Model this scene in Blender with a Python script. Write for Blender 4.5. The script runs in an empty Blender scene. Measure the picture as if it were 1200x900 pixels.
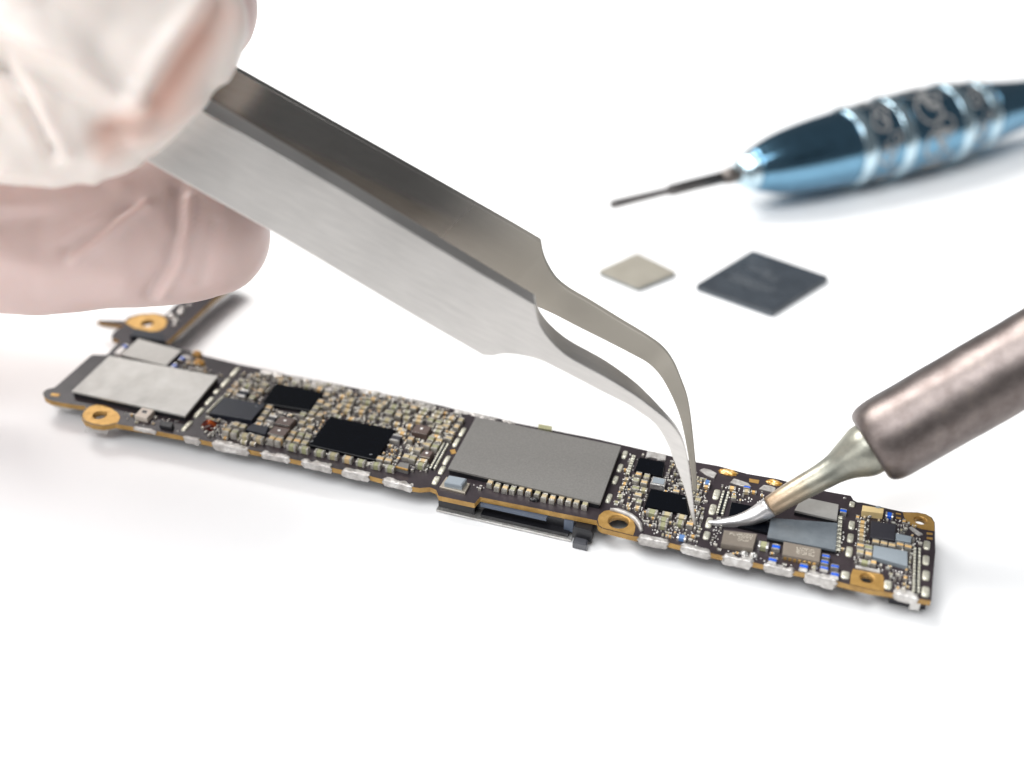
import bpy, bmesh, math, random
from mathutils import Vector, Matrix, noise
R = random.Random(7)
C = bpy.context.scene.collection
SC = bpy.context.scene
SC.unit_settings.system = 'METRIC'; SC.unit_settings.scale_length = 0.01      # one unit is one centimetre
# ------------------------------------------------------------------ camera
F = 1463.0; PITCH = math.radians(34.8); CH = 10.3
cp, sp = math.cos(PITCH), math.sin(PITCH)
cam_d = bpy.data.cameras.new('camera'); cam = bpy.data.objects.new('camera', cam_d); C.objects.link(cam)
cam.location = (0, 0, CH); cam.rotation_euler = (math.radians(90) - PITCH, 0, 0)
cam_d.sensor_width = 36; cam_d.lens = F / 1200 * 36
cam_d.clip_start = 0.5; cam_d.clip_end = 2000
cam_d.dof.use_dof = True; cam_d.dof.focus_distance = 15.4; cam_d.dof.aperture_fstop = 0.115
SC.camera = cam
def ray(px, py):
    x, up = px - 600, 450 - py
    return Vector((x, F * cp + up * sp, -F * sp + up * cp)) / F
def Q(px, py, z=0.0):                     # point of a level plane seen at a photo pixel
    d = ray(px, py); t = (z - CH) / d.z
    return Vector((d.x * t, d.y * t, z))
LEAN = 0.25
def onp(px, py, c):                       # point of the leaning plane y = c + LEAN*z
    d = ray(px, py); t = (c + LEAN * CH) / (d.y - LEAN * d.z)
    return Vector((d.x * t, d.y * t, CH + d.z * t))
def at(px, py, depth):
    d = ray(px, py); return Vector((0, 0, CH)) + d * depth
def depth_of(p): return p.y * cp + (CH - p.z) * sp
def topx(p):
    d = depth_of(p); up = p.y * sp - (CH - p.z) * cp
    return 600 + F * p.x / d, 450 - F * up / d, d
# ------------------------------------------------------------------ helpers
def tag(o, label=None, cat=None, group=None, kind=None):
    if label: o['label'] = label
    if cat: o['category'] = cat
    if group: o['group'] = group
    if kind: o['kind'] = kind
    return o
def empty(name, loc=(0, 0, 0)):
    o = bpy.data.objects.new(name, None); o.location = loc; o.empty_display_size = .5; C.objects.link(o); return o
def link(name, me, mats, parent=None, smooth=False):
    if not isinstance(mats, (list, tuple)): mats = [mats]
    for m in mats:
        if len(me.materials) < len(mats): me.materials.append(m)
    o = bpy.data.objects.new(name, me); C.objects.link(o)
    if parent:
        o.parent = parent
        o.matrix_parent_inverse = Matrix.Identity(4)
        pl = Vector((0, 0, 0)); q = parent
        while q: pl += q.location; q = q.parent
        o.location = -pl                      # mesh data is in world coordinates
    if smooth:
        for p in me.polygons: p.use_smooth = True
    return o
def mesh(verts, faces, mi=None):
    me = bpy.data.meshes.new('m'); me.from_pydata([tuple(v) for v in verts], [], faces); me.update()
    if mi:
        for p, i in zip(me.polygons, mi): p.material_index = i
    return me
def frombm(bm):
    me = bpy.data.meshes.new('m'); bm.to_mesh(me); bm.free(); return me
class MB:
    def __init__(s): s.v = []; s.f = []; s.m = []
    def add(s, vs, fs, m=0):
        n = len(s.v); s.v += [Vector(v) for v in vs]; s.f += [tuple(i + n for i in f) for f in fs]; s.m += [m] * len(fs)
    def prism(s, pts, z0, z1, m=0, inset=0, cut=0):
        """pts: level polygon; optional chamfer on the top edge"""
        n = len(pts); c = sum((Vector((p[0], p[1], 0)) for p in pts), Vector()) / n
        lv = [(z0, 0), (z1 - cut, 0)] + ([(z1, cut)] if cut else [])
        vs = []
        for z, k in lv:
            for p in pts:
                q = Vector((p[0], p[1], 0)); d = (c - q); L = max(d.length, 1e-6)
                q = q + d / L * k * 1.3; vs.append((q.x, q.y, z))
        fs = []
        for r in range(len(lv) - 1):
            for i in range(n): fs.append((r * n + i, r * n + (i + 1) % n, (r + 1) * n + (i + 1) % n, (r + 1) * n + i))
        fs.append(tuple(range((len(lv) - 1) * n, len(lv) * n))); fs.append(tuple(reversed(range(n))))
        s.add(vs, fs, m)
    def ball(s, c, r, m=0, sq=(1, 1, 1), seg=8, rings=5, rz=0):
        vs = []; fs = []
        for i in range(rings + 1):
            t = math.pi * i / rings
            for j in range(seg):
                a = 2 * math.pi * j / seg
                x, y, z = math.sin(t) * math.cos(a) * r * sq[0], math.sin(t) * math.sin(a) * r * sq[1], math.cos(t) * r * sq[2]
                vs.append((c[0] + x * math.cos(rz) - y * math.sin(rz), c[1] + x * math.sin(rz) + y * math.cos(rz), c[2] + z))
        for i in range(rings):
            for j in range(seg): fs.append((i * seg + j, (i + 1) * seg + j, (i + 1) * seg + (j + 1) % seg, i * seg + (j + 1) % seg))
        s.add(vs, fs, m)
    def tube(s, pts, rad, m=0, seg=24, cap=True, up=Vector((0, 0, 1))):
        pts = [Vector(p) for p in pts]; n = len(pts); vs = []; fs = []
        for i in range(n):
            t = (pts[min(i + 1, n - 1)] - pts[max(i - 1, 0)]).normalized()
            a = t.cross(up).normalized(); b = a.cross(t)
            for j in range(seg):
                g = 2 * math.pi * j / seg
                vs.append(pts[i] + (a * math.cos(g) + b * math.sin(g)) * rad[i])
        for i in range(n - 1):
            for j in range(seg): fs.append((i * seg + j, i * seg + (j + 1) % seg, (i + 1) * seg + (j + 1) % seg, (i + 1) * seg + j))
        if cap: fs.append(tuple(reversed(range(seg)))); fs.append(tuple(range((n - 1) * seg, n * seg)))
        s.add(vs, fs, m)
    def build(s, name, mats, parent=None, smooth=False, bevel=0):
        me = mesh(s.v, s.f, s.m)
        bm = bmesh.new(); bm.from_mesh(me); bmesh.ops.recalc_face_normals(bm, faces=bm.faces); bm.to_mesh(me); bm.free()
        o = link(name, me, mats, parent, smooth)
        if bevel:
            b = o.modifiers.new('bevel', 'BEVEL'); b.width = bevel; b.segments = 3; b.limit_method = 'ANGLE'; b.angle_limit = math.radians(30)
            b.harden_normals = False
        return o
# ------------------------------------------------------------------ materials
def srgb(h):
    h = h.lstrip('#'); v = [int(h[i:i + 2], 16) / 255 for i in (0, 2, 4)]
    return tuple([x / 12.92 if x <= .04045 else ((x + .055) / 1.055) ** 2.4 for x in v] + [1])
def mat(name, col, metal=0, rough=.5, spec=.5, bump=0, bscale=8, var=0, vscale=4, cols=None, coat=0, sss=0, rvar=0, stretch=None, coord='Object'):
    m = bpy.data.materials.new(name); m.use_nodes = True; nt = m.node_tree; b = nt.nodes['Principled BSDF']
    if isinstance(col, str): col = srgb(col)
    b.inputs['Base Color'].default_value = col
    b.inputs['Metallic'].default_value = metal; b.inputs['Roughness'].default_value = rough
    b.inputs['Specular IOR Level'].default_value = spec
    if coat: b.inputs['Coat Weight'].default_value = coat; b.inputs['Coat Roughness'].default_value = .12
    if sss:
        b.inputs['Subsurface Weight'].default_value = sss; b.inputs['Subsurface Radius'].default_value = (.35, .15, .1); b.inputs['Subsurface Scale'].default_value = .5
    tc = nt.nodes.new('ShaderNodeTexCoord'); mp = nt.nodes.new('ShaderNodeMapping'); nt.links.new(tc.outputs[coord], mp.inputs[0])
    if stretch: mp.inputs['Rotation'].default_value = stretch[0]; mp.inputs['Scale'].default_value = stretch[1]
    if cols or var:
        n = nt.nodes.new('ShaderNodeTexNoise'); n.inputs['Scale'].default_value = vscale; n.inputs['Detail'].default_value = 6; n.inputs['Roughness'].default_value = .65
        nt.links.new(mp.outputs[0], n.inputs[0])
        r = nt.nodes.new('ShaderNodeValToRGB'); nt.links.new(n.outputs[0], r.inputs[0])
        if cols:
            cs = [srgb(c) if isinstance(c, str) else c for c in cols]
            r.color_ramp.elements[0].position = .3; r.color_ramp.elements[1].position = .7
            r.color_ramp.elements[0].color = cs[0]; r.color_ramp.elements[1].color = cs[-1]
            for i, c in enumerate(cs[1:-1]):
                e = r.color_ramp.elements.new(.3 + .4 * (i + 1) / (len(cs) - 1)); e.color = c
        else:
            r.color_ramp.elements[0].position = .3; r.color_ramp.elements[1].position = .7
            r.color_ramp.elements[0].color = tuple([x * (1 - var) for x in col[:3]] + [1]); r.color_ramp.elements[1].color = tuple([min(1, x * (1 + var)) for x in col[:3]] + [1])
        nt.links.new(r.outputs[0], b.inputs['Base Color'])
    if rvar:
        n = nt.nodes.new('ShaderNodeTexNoise'); n.inputs['Scale'].default_value = vscale * 1.7; n.inputs['Detail'].default_value = 5
        nt.links.new(mp.outputs[0], n.inputs[0]); mr = nt.nodes.new('ShaderNodeMapRange'); nt.links.new(n.outputs[0], mr.inputs[0])
        mr.inputs[1].default_value = .3; mr.inputs[2].default_value = .7; mr.inputs[3].default_value = max(.02, rough - rvar); mr.inputs[4].default_value = rough + rvar
        nt.links.new(mr.outputs[0], b.inputs['Roughness'])
    if bump:
        n = nt.nodes.new('ShaderNodeTexNoise'); n.inputs['Scale'].default_value = bscale; n.inputs['Detail'].default_value = 4
        nt.links.new(mp.outputs[0], n.inputs[0]); bp = nt.nodes.new('ShaderNodeBump'); bp.inputs['Distance'].default_value = .01; bp.inputs['Strength'].default_value = bump
        nt.links.new(n.outputs[0], bp.inputs['Height']); nt.links.new(bp.outputs[0], b.inputs['Normal'])
    return m
def randmat(name, stops, metal=0, rough=.45, island=False):
    m = mat(name, stops[0], metal, rough, bump=.3, bscale=60); nt = m.node_tree; b = nt.nodes['Principled BSDF']
    if island: g = nt.nodes.new('ShaderNodeNewGeometry'); out = g.outputs['Random Per Island']
    else: g = nt.nodes.new('ShaderNodeObjectInfo'); out = g.outputs['Random']
    r = nt.nodes.new('ShaderNodeValToRGB'); r.color_ramp.interpolation = 'CONSTANT' if island else 'LINEAR'
    for i, c in enumerate(stops):
        e = r.color_ramp.elements[i] if i < 2 else r.color_ramp.elements.new(.99)
        e.position = i / (len(stops) - (0 if island else 1)); e.color = srgb(c)
    nt.links.new(out, r.inputs[0]); nt.links.new(r.outputs[0], b.inputs['Base Color'])
    return m
M = {}
M['table'] = mat('white_table', (.9, .9, .9, 1), rough=.6, spec=.2)
M['mask'] = mat('solder_mask', '#342c30', rough=.3, spec=.5, cols=['#2b2528', '#3a3236'], vscale=3, bump=.15, bscale=30)
M['edge'] = mat('laminate_edge', '#9a7436', rough=.55, cols=['#8a672e', '#b08a48'], vscale=6, bump=.4, bscale=40)
M['gold'] = mat('gold_plating', '#c39a58', metal=.55, rough=.42, cols=['#a98246', '#c9a160'], vscale=9, bump=.3, bscale=30)
M['cream'] = mat('cream_ceramic', '#d8c08c', rough=.5, var=.1)
M['can'] = mat('tinned_shield', '#c9c8c4', metal=.35, rough=.5, cols=['#b0afab', '#bab9b5', '#c2c1be'], vscale=3, bump=.05, bscale=20, rvar=.06)
M['can2'] = mat('nickel_shield', '#a8a6a2', metal=.4, rough=.5, var=.06, vscale=10, bump=.1, bscale=60)
M['dcan'] = mat('dark_package_lid', '#5c5b59', metal=.25, rough=.45, cols=['#706f6c', '#787673', '#807e7b'], vscale=40, bump=.08, bscale=120, rvar=.05)
M['bcan'] = mat('blue_grey_lid', '#838b92', metal=.45, rough=.24, cols=['#788087', '#868e95', '#8f979e'], vscale=4, bump=.06, bscale=10)
M['lcan'] = mat('light_die', '#8f989f', metal=.1, rough=.4, var=.05)
M['black'] = mat('black_silicon', '#04060c', rough=.12, spec=.4, var=.1)
M['bluechip'] = mat('navy_chip', '#1c202b', rough=.3, spec=.5, var=.08)
M['slate'] = mat('slate_chip', '#35343a', rough=.4, spec=.4, var=.06)
M['browni'] = mat('brown_ferrite', '#5b4b45', rough=.45, var=.12, vscale=20, bump=.3, bscale=60)
M['taupe'] = mat('taupe_package', '#7b7268', rough=.45, metal=.1, var=.07, vscale=20, bump=.2, bscale=80)
M['plastic'] = mat('black_plastic', '#16161a', rough=.35)
M['bplastic'] = mat('slate_blue_plastic', '#4d5767', rough=.5, var=.1)
M['solder'] = mat('solder', '#d6d4d0', metal=.75, rough=.33, cols=['#b9b6b1', '#e4e2df'], vscale=18, bump=1, bscale=22)
M['tin'] = mat('tinned_pad', '#cfcdbd', metal=.55, rough=.4, cols=['#b5b29c', '#e3e1d6'], vscale=20, bump=1, bscale=30)
M['crust'] = mat('crusty_solder', '#c0bcb8', metal=.4, rough=.4, cols=['#8f8b87', '#b6b2ae', '#d8d6d3'], vscale=7, bump=.5, bscale=18, rvar=.12)
M['white'] = mat('white_ink', '#e9e7e4', rough=.5)
M['capbody'] = randmat('capacitor_body', ['#a39c7c', '#cbb185', '#b3a486', '#d6b076', '#a09f84', '#cdb88e'])
M['capgrn'] = mat('olive_ceramic', '#989876', rough=.45, var=.1, vscale=20)
M['capbody_i'] = randmat('small_ceramics', ['#a09a7c', '#c4aa7c', '#6a6468', '#d2a766', '#b0afa8', '#c9c4ba', '#2c2a30'], island=True)
M['blue'] = mat('blue_ceramic', '#1557c8', rough=.35)
M['pblue'] = mat('pale_blue_ceramic', '#5c80b4', rough=.35, var=.1)
M['amber'] = mat('amber_resin', '#4b1204', rough=.2, cols=['#140402', '#4a1004', '#c05a10'], vscale=7, coat=.3, spec=.4)
M['flux'] = mat('gold_flux', '#c9963f', metal=.3, rough=.3, cols=['#7a5420', '#d7a24a', '#f3e2b0'], vscale=16, bump=1, bscale=18, coat=.5)
def brushed(name, col, rough, ang, dark=None):
    m = mat(name, col, metal=1, rough=rough); nt = m.node_tree; b = nt.nodes['Principled BSDF']
    tc = nt.nodes.new('ShaderNodeTexCoord'); rt = nt.nodes.new('ShaderNodeMapping'); rt.inputs['Rotation'].default_value = (0, ang, 0)
    sc_ = nt.nodes.new('ShaderNodeMapping'); sc_.inputs['Scale'].default_value = (.8, 9, 12)
    nt.links.new(tc.outputs['Object'], rt.inputs[0]); nt.links.new(rt.outputs[0], sc_.inputs[0])
    n = nt.nodes.new('ShaderNodeTexNoise'); n.inputs['Scale'].default_value = 2.2; n.inputs['Detail'].default_value = 4; nt.links.new(sc_.outputs[0], n.inputs[0])
    bp = nt.nodes.new('ShaderNodeBump'); bp.inputs['Distance'].default_value = .004; bp.inputs['Strength'].default_value = .07; nt.links.new(n.outputs[0], bp.inputs['Height']); nt.links.new(bp.outputs[0], b.inputs['Normal'])
    n2 = nt.nodes.new('ShaderNodeTexNoise'); n2.inputs['Scale'].default_value = 1.1; n2.inputs['Detail'].default_value = 5; nt.links.new(tc.outputs['Object'], n2.inputs[0])
    av = nt.nodes.new('ShaderNodeMath'); av.operation = 'ADD'; nt.links.new(n.outputs[0], av.inputs[0]); nt.links.new(n2.outputs[0], av.inputs[1])
    rp = nt.nodes.new('ShaderNodeValToRGB'); c = srgb(col); rp.color_ramp.elements[0].position = .35; rp.color_ramp.elements[1].position = .65
    hv = nt.nodes.new('ShaderNodeMath'); hv.operation = 'MULTIPLY'; hv.inputs[1].default_value = .5; nt.links.new(av.outputs[0], hv.inputs[0]); nt.links.new(hv.outputs[0], rp.inputs[0])
    rp.color_ramp.elements[0].color = tuple([x * .9 for x in c[:3]] + [1]); rp.color_ramp.elements[1].color = tuple([min(1, x * 1.04) for x in c[:3]] + [1]); nt.links.new(rp.outputs[0], b.inputs['Base Color'])
    mr = nt.nodes.new('ShaderNodeMapRange'); mr.inputs[3].default_value = rough - .06; mr.inputs[4].default_value = rough + .08; nt.links.new(n2.outputs[0], mr.inputs[0]); nt.links.new(mr.outputs[0], b.inputs['Roughness'])
    return m
M['steel'] = brushed('satin_steel', '#dedad6', .38, -.5)
M['isteel'] = brushed('shaded_steel', '#b5b0aa', .19, -.5)  # darker copy of the satin steel; the inner face's shade is in its colour
M['barrel'] = mat('heat_stained_steel', '#7a6f6c', metal=.85, rough=.4, cols=['#645a57', '#6d6461', '#766d6a', '#7e746e'], vscale=4, bump=.1, bscale=13, rvar=.035)
M['collar'] = mat('heat_stained_collar', '#85776f', metal=.85, rough=.38, cols=['#6b5a54', '#8d8080', '#a39088'], vscale=3, bump=.6, bscale=16, rvar=.1)
M['cone'] = mat('plated_cone', '#8f8e80', metal=.8, rough=.4, cols=['#5c5e56', '#98968a', '#bfb9a8'], vscale=2.6, bump=.35, bscale=14, rvar=.1)
M['burnt'] = mat('burnt_plating', '#a98356', metal=.75, rough=.42, cols=['#7d5a3a', '#b18a5d', '#c9ab82'], vscale=5, bump=.6, bscale=18, rvar=.08)
M['tinned'] = mat('tinned_tip', '#d6d4d4', metal=.85, rough=.36, cols=['#c0bdbd', '#e2e0e0'], vscale=4, bump=.25, bscale=14, rvar=.08)
M['anod'] = mat('blue_anodised', '#6f99b3', metal=1, rough=.17, var=.1, bump=.05)
M['anodl'] = mat('pale_blue_ring', '#c3dbe6', metal=.95, rough=.2)
M['engr'] = mat('engraved_scroll', '#a3a3a2', metal=.5, rough=.45, var=.15)
M['dsteel'] = mat('dark_steel', '#6b6867', metal=.9, rough=.35, var=.15)
M['brass'] = mat('steel_chuck', '#6a6460', metal=.8, rough=.35)
M['loose_top'] = mat('loose_chip_top', '#363b42', rough=.32, cols=['#30353b', '#42474d'], vscale=5)
M['loose_side'] = mat('loose_chip_side', '#5c646c', rough=.5)
M['tan_top'] = mat('tan_chip_top', '#b5ab94', rough=.5, cols=['#8d887c', '#9d988d'], vscale=3, metal=.1)
M['tan_side'] = mat('tan_chip_side', '#6a7478', rough=.5)
M['print'] = mat('chip_print', '#64686c', rough=.5)
M['print2'] = mat('pale_print', '#c9c2b4', rough=.5)
# ------------------------------------------------------------------ table
t = MB(); t.prism([(-400, -120), (400, -120), (400, 700), (-400, 700)], -2, 0)
tag(t.build('tabletop', M['table']), kind='structure')
# ------------------------------------------------------------------ circuit board
ZT = .33; TH = .075; TU = math.radians(-17.87)
eu = Vector((math.cos(TU), math.sin(TU), 0)); ev = Vector((-math.sin(TU), math.cos(TU), 0))
board = empty('circuit_board', Q(600, 560, 0))
tag(board, 'long narrow dark circuit board crowded with tiny chips and gold screw rings', 'circuit board')
out = [(50,460),(55,456),(64,454),(70,449),(88,433),(106,417),(109,415.6),(123,416),(126,415),(140,400),(138,398),(131,396),(131,392),(136,387),(142,383),(146,381),(118,377.3),(114,375.2),(146,375.8),(151,371),(165,367.5),(182,366.8),(193,369.5),
 (203,360),(228,338),(262,316),(284,324),(250,351),(194,402),(215,409),(240,417),(280,427),(310,433),(333,439),(401,451.5),(423,456),(477,467),(520,476),(533,479.5),(583,490),(606,496),(647,504),
 (700,514.5),(745,525),(782,533.5),(816,541.5),(842,546),(875,555),(910,561),(940,569),(968.5,575.8),(997,581),(1000,586),(1004.5,588.5),(1010.5,589),(1036,595),(1058.5,600),(1075,600.5),(1085,602.5),
 (1092,606.5),(1095.5,612.5),(1096,647),(1091,704),(1076,701.5),(1047,695),(1020,691),(995,685),(980,681),(944,671.5),(896,662),(880,658.5),(832,648),(784,636),(750,629),(743,628.5),(705,619),(701,616),(699.5,610),
 (640,598),(562.5,582.5),(556,590),(514,581),(511,574),(504,571),(492,572),(482,570.5),(449,562),(429,556.5),(402,551),(354,540.5),(306,530),(250,518.5),(216,511.5),(180,504.5),(135,496.5),(128,498),(120,499),(108,497.5),(99,493.5),(95,487.5),
 (97,483),(101,477.5),(99,475.5),(94,475.2),(76,472.7),(58,469),(52,465.5)]
def circ(cx, cy, r, n=24, z=ZT, x=1, y=1):
    c = Q(cx, cy, z); return [(c.x + math.cos(2 * math.pi * i / n) * r * x, c.y + math.sin(2 * math.pi * i / n) * r * y) for i in range(n)]
HOLES = [(117, 486.4, .095), (725, 611.5, .135), (1078.5, 610, .078), (1016, 677.5, .085), (173, 379, .1)]
def plate(outline, holes, z0, z1):
    """level plate with holes: triangulated top and bottom, walls"""
    bm = bmesh.new(); loops = []
    for lp in [outline] + holes:
        vs = [bm.verts.new((p[0], p[1], z1)) for p in lp]; loops.append(vs)
        for i in range(len(vs)): bm.edges.new((vs[i], vs[(i + 1) % len(vs)]))
    bmesh.ops.triangle_fill(bm, use_beauty=True, edges=bm.edges[:], use_dissolve=False)
    for f in bm.faces:
        if f.normal.z < 0: f.normal_flip()
    top = bm.faces[:]
    ext = bmesh.ops.duplicate(bm, geom=bm.verts[:] + bm.edges[:] + top)
    vm = ext['vert_map']
    for v in [x for x in ext['geom'] if isinstance(x, bmesh.types.BMVert)]: v.co.z = z0
    for x in ext['geom']:
        if isinstance(x, bmesh.types.BMFace): x.normal_flip()
    for f in bm.faces: f.material_index = 0
    for vs in loops:
        n = len(vs)
        for i in range(n):
            f = bm.faces.new((vs[i], vs[(i + 1) % n], vm[vs[(i + 1) % n]], vm[vs[i]])); f.material_index = 1
    bmesh.ops.recalc_face_normals(bm, faces=bm.faces)
    return frombm(bm)
ol = [Q(x, y, ZT) for x, y in out]
o = link('substrate', plate(ol, [circ(*h) for h in HOLES], ZT - TH, ZT), [M['mask'], M['edge']], board)
tag(o, 'dark brown board with a golden tan cut edge')
def poly(pts, z=ZT): return [Q(x, y, z) for x, y in pts]
# gold rings round the screw holes (thin plating laid on the mask, holes kept open)
def ring(pts, hole, label=None, lift=.004, th=.004):
    me = plate(poly(pts), [circ(*hole, x=1, y=1)], ZT + lift - th + .001, ZT + lift)
    o = link('screw_ring', me, [M['gold'], M['gold']], board); 
    if label: tag(o, label)
    # plated sleeve lining the hole
    m = MB(); c = circ(*hole); n = len(c); cc = Q(hole[0], hole[1], ZT)
    vs = []
    for (k, z) in ((1.0, ZT + lift), (.9, ZT + lift - .004), (.9, ZT - TH - .004), (1.0, ZT - TH - .004)):
        vs += [(cc.x + (p[0] - cc.x) * k, cc.y + (p[1] - cc.y) * k, z) for p in c]
    fs = [(r * n + i, r * n + (i + 1) % n, (r + 1) * n + (i + 1) % n, (r + 1) * n + i) for r in range(3) for i in range(n)]
    m.add(vs, fs); sl = m.build('sleeve', M['gold'], o, True)
ring([(102,479),(106,476.3),(113,474.6),(121,475),(130,478.5),(138,484),(141,489.5),(138,495.5),(134,496),(128,497.4),(120,498.4),(109,496.8),(100,493),(96.5,487.5),(98.5,483)], (117,486.4,.1), 'gold ring on the lobe of the board end')
ring([(702,604),(708,599),(715,598),(725,599),(735,603.5),(742,610),(744.5,617),(744,622),(742,627.5),(706,618.5),(701.8,615.5),(700.5,609)], (725,611.5,.138), 'gold ring at the middle of the front edge')
ring([(1058,600.5),(1075,601.2),(1084.5,603),(1091,606.8),(1094.8,612.5),(1095,622.5),(1088,621.5),(1080,620),(1068,616),(1062,611.5),(1059.5,606)], (1078.5,610,.08), 'gold ring at the far corner')
ring([(999.5,667),(1034,673.5),(1035.5,677),(1036,693.2),(1020,690.5),(996,684.7),(997,674)], (1016,677.5,.087), 'square gold tab with a slotted hole')
ring([(146,378),(155,372),(165,369),(180,368),(192,371),(196,377),(193,384),(185,388),(172,389),(158,385)], (173,379,.103), 'gold ring on the far arm of the board')
grid = {}
CELL = .2
def uv(p): return p.dot(eu), p.dot(ev)
def occupy(pts, pad=.008):
    us = [uv(p) for p in pts]; box = (min(a for a, b in us) - pad, max(a for a, b in us) + pad, min(b for a, b in us) - pad, max(b for a, b in us) + pad)
    for i in range(math.floor(box[0] / CELL) - 1, math.floor(box[1] / CELL) + 2):
        for j in range(math.floor(box[2] / CELL) - 1, math.floor(box[3] / CELL) + 2): grid.setdefault((i, j), []).append(box)
def block(name, pts, h, m, label=None, cut=.006, z0=None, mats=None, par=None):
    q = poly(pts, ZT + h); b = MB(); b.prism(q, (ZT + .001) if z0 is None else z0, ZT + h, 0, cut=cut)
    o = b.build(name, m, par or board); occupy(q)
    if label: tag(o, label)
    return o
def under_frame(pts, h, m, grow=.012):
    q = poly(pts, ZT + h); c = sum(q, Vector()) / len(q)
    return [c + (p - c) * (1 + grow) for p in q]
def shield(pts, h, m, label, rim=None):
    o = block('shield', pts, h, M[m], label, cut=.005, z0=ZT + h - .03)
    q = under_frame(pts, h, m, .0); c = sum(q, Vector()) / 4
    b = MB(); b.prism([c + (p - c) * .985 for p in q], ZT + .001, ZT + h - .031, 0); b.build('shield_wall', rim or M['plastic'], o)  # wall painted black to stand in for the dark gap below the lid
    return o
s1 = shield([(84,458),(128,416.7),(255.4,440.6),(217,487.3)], .10, 'can', 'large pale silver shield nearest the board end')
shield([(141,415.5),(162,396.6),(213,410.3),(194.5,428.5)], .09, 'can2', 'smaller grey shield beside the big silver one')
shield([(524.8,548.7),(557.8,488.2),(728,523),(703.5,590)], .10, 'dcan', 'large dark grey metal package in the middle of the board')
shield([(899,629.5),(903.5,606.5),(982,612.7),(979.5,644.5)], .07, 'bcan', 'scuffed blue grey lid right of the iron tip')
shield([(931,598),(940,582),(983,591),(981,609)], .075, 'can2', 'grey shield under the soldering iron')
block('chip', [(307,472.4),(323.6,448.6),(379.5,460.5),(362,480.7)], .055, M['black'], 'black mirror chip left of the largest black chip')
block('chip', [(362,521),(386.5,488),(463.4,503.3),(440.5,539)], .055, M['black'], 'largest black mirror chip')
block('chip', [(245,483.5),(263,464.5),(311,474),(295,492)], .08, M['bluechip'], 'dark navy square chip beside the silver shield')
block('chip', [(287.5,503),(296,496),(315,500),(311,509)], .05, M['bluechip'])
block('chip', [(749,535.5),(779,541.5),(776.5,558.5),(743.5,550.5)], .045, M['black'])
block('chip', [(762.5,572.5),(803.5,580.5),(807.5,603),(755.5,593)], .045, M['black'], 'black chip beside the tweezer tip')
block('chip', [(857,588),(904,597),(900,624),(852,613)], .045, M['black'], 'black chip under the iron tip')
cA = block('chip', [(848.5,621),(887.5,625.5),(882.5,642.5),(845,636.5)], .08, M['taupe'], 'taupe chip with pale printed rows')
cB = block('chip', [(918.5,634.5),(962.5,643),(960.5,658.5),(917,649.5)], .08, M['taupe'], 'taupe chip with two printed columns')
block('chip', [(1021,610),(1050,614.5),(1048.5,633),(1019.5,629)], .045, M['slate'], 'charcoal chip at the right end')
block('chip', [(1050,624.5),(1068.5,628.5),(1067.5,635.5),(1050,632.5)], .06, M['lcan'])
block('chip', [(1024,638.75),(1063.75,646),(1063.75,663.5),(1022.8,652)], .06, M['lcan'], 'pale grey rectangular chip at the right end')
block('connector', [(152,393),(159,384.7),(192,392),(193,400)], .1, M['bluechip'], 'black connector beside the far gold ring')
mic = block('microphone', [(166.5,477.2),(181,480),(172,490),(157.3,486.5)], .08, M['cream'] if 0 else mat('ceramic_white', '#cfc4b8', rough=.5), 'small cream box with a dark square port')
m = MB(); m.prism(poly([(167.5,480.5),(173,481.5),(171,484.5),(165.8,483.3)], ZT + .08), ZT + .078, ZT + .0815); m.build('port', M['slate'], mic)
block('inductor', [(188,492.5),(203,495),(201,501),(186.5,498)], .06, M['plastic'])
# marks printed on packages, made of small strokes
SEG = [((0,0),(1,0)),((0,1),(1,1)),((0,2),(1,2)),((0,0),(0,1)),((0,1),(0,2)),((1,0),(1,1)),((1,1),(1,2))]
def glyphs(mb, o, ux, vx, rows, gw, gh, z, w, rnd, skip=.1):
    for ri, n in enumerate(rows):
        for k in range(n):
            if rnd.random() < skip: continue
            b = o + ux * (k * gw * 1.5) - vx * (ri * gh * 1.45)
            for s in rnd.sample(SEG, 4):
                a = b + ux * (s[0][0] * gw) + vx * (s[0][1] * gh / 2); c = b + ux * (s[1][0] * gw) + vx * (s[1][1] * gh / 2)
                d = (c - a).normalized(); n_ = Vector((-d.y, d.x, 0)) * w
                mb.add([(p.x, p.y, z) for p in (a - n_, c - n_, c + n_, a + n_)], [(0, 1, 2, 3)])
g = random.Random(3)
def dirs(p): 
    a = (Q(*p[1], ZT) - Q(*p[0], ZT)).normalized(); b = (Q(*p[0], ZT) - Q(*p[3], ZT)).normalized(); return a, b
m = MB(); zz = ZT + .0822; a, b = dirs([(848.5,621),(887.5,625.5),(882.5,642.5),(845,636.5)])
glyphs(m, Q(855, 626.5, zz), a, b, [3], .03, .035, zz, .0028, g, 0); glyphs(m, Q(866, 627, zz), a, b, [5, 5, 4], .022, .034, zz, .0024, g, 0); m.build('print', M['print2'], cA)
m = MB(); a, b = dirs([(918.5,634.5),(962.5,643),(960.5,658.5),(917,649.5)])
glyphs(m, Q(934, 644, zz), a, b, [2, 2], .035, .045, zz, .0032, g, 0); glyphs(m, Q(945, 646, zz), a, b, [2, 2], .035, .045, zz, .0032, g, 0); m.build('print', M['print2'], cB)
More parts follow.
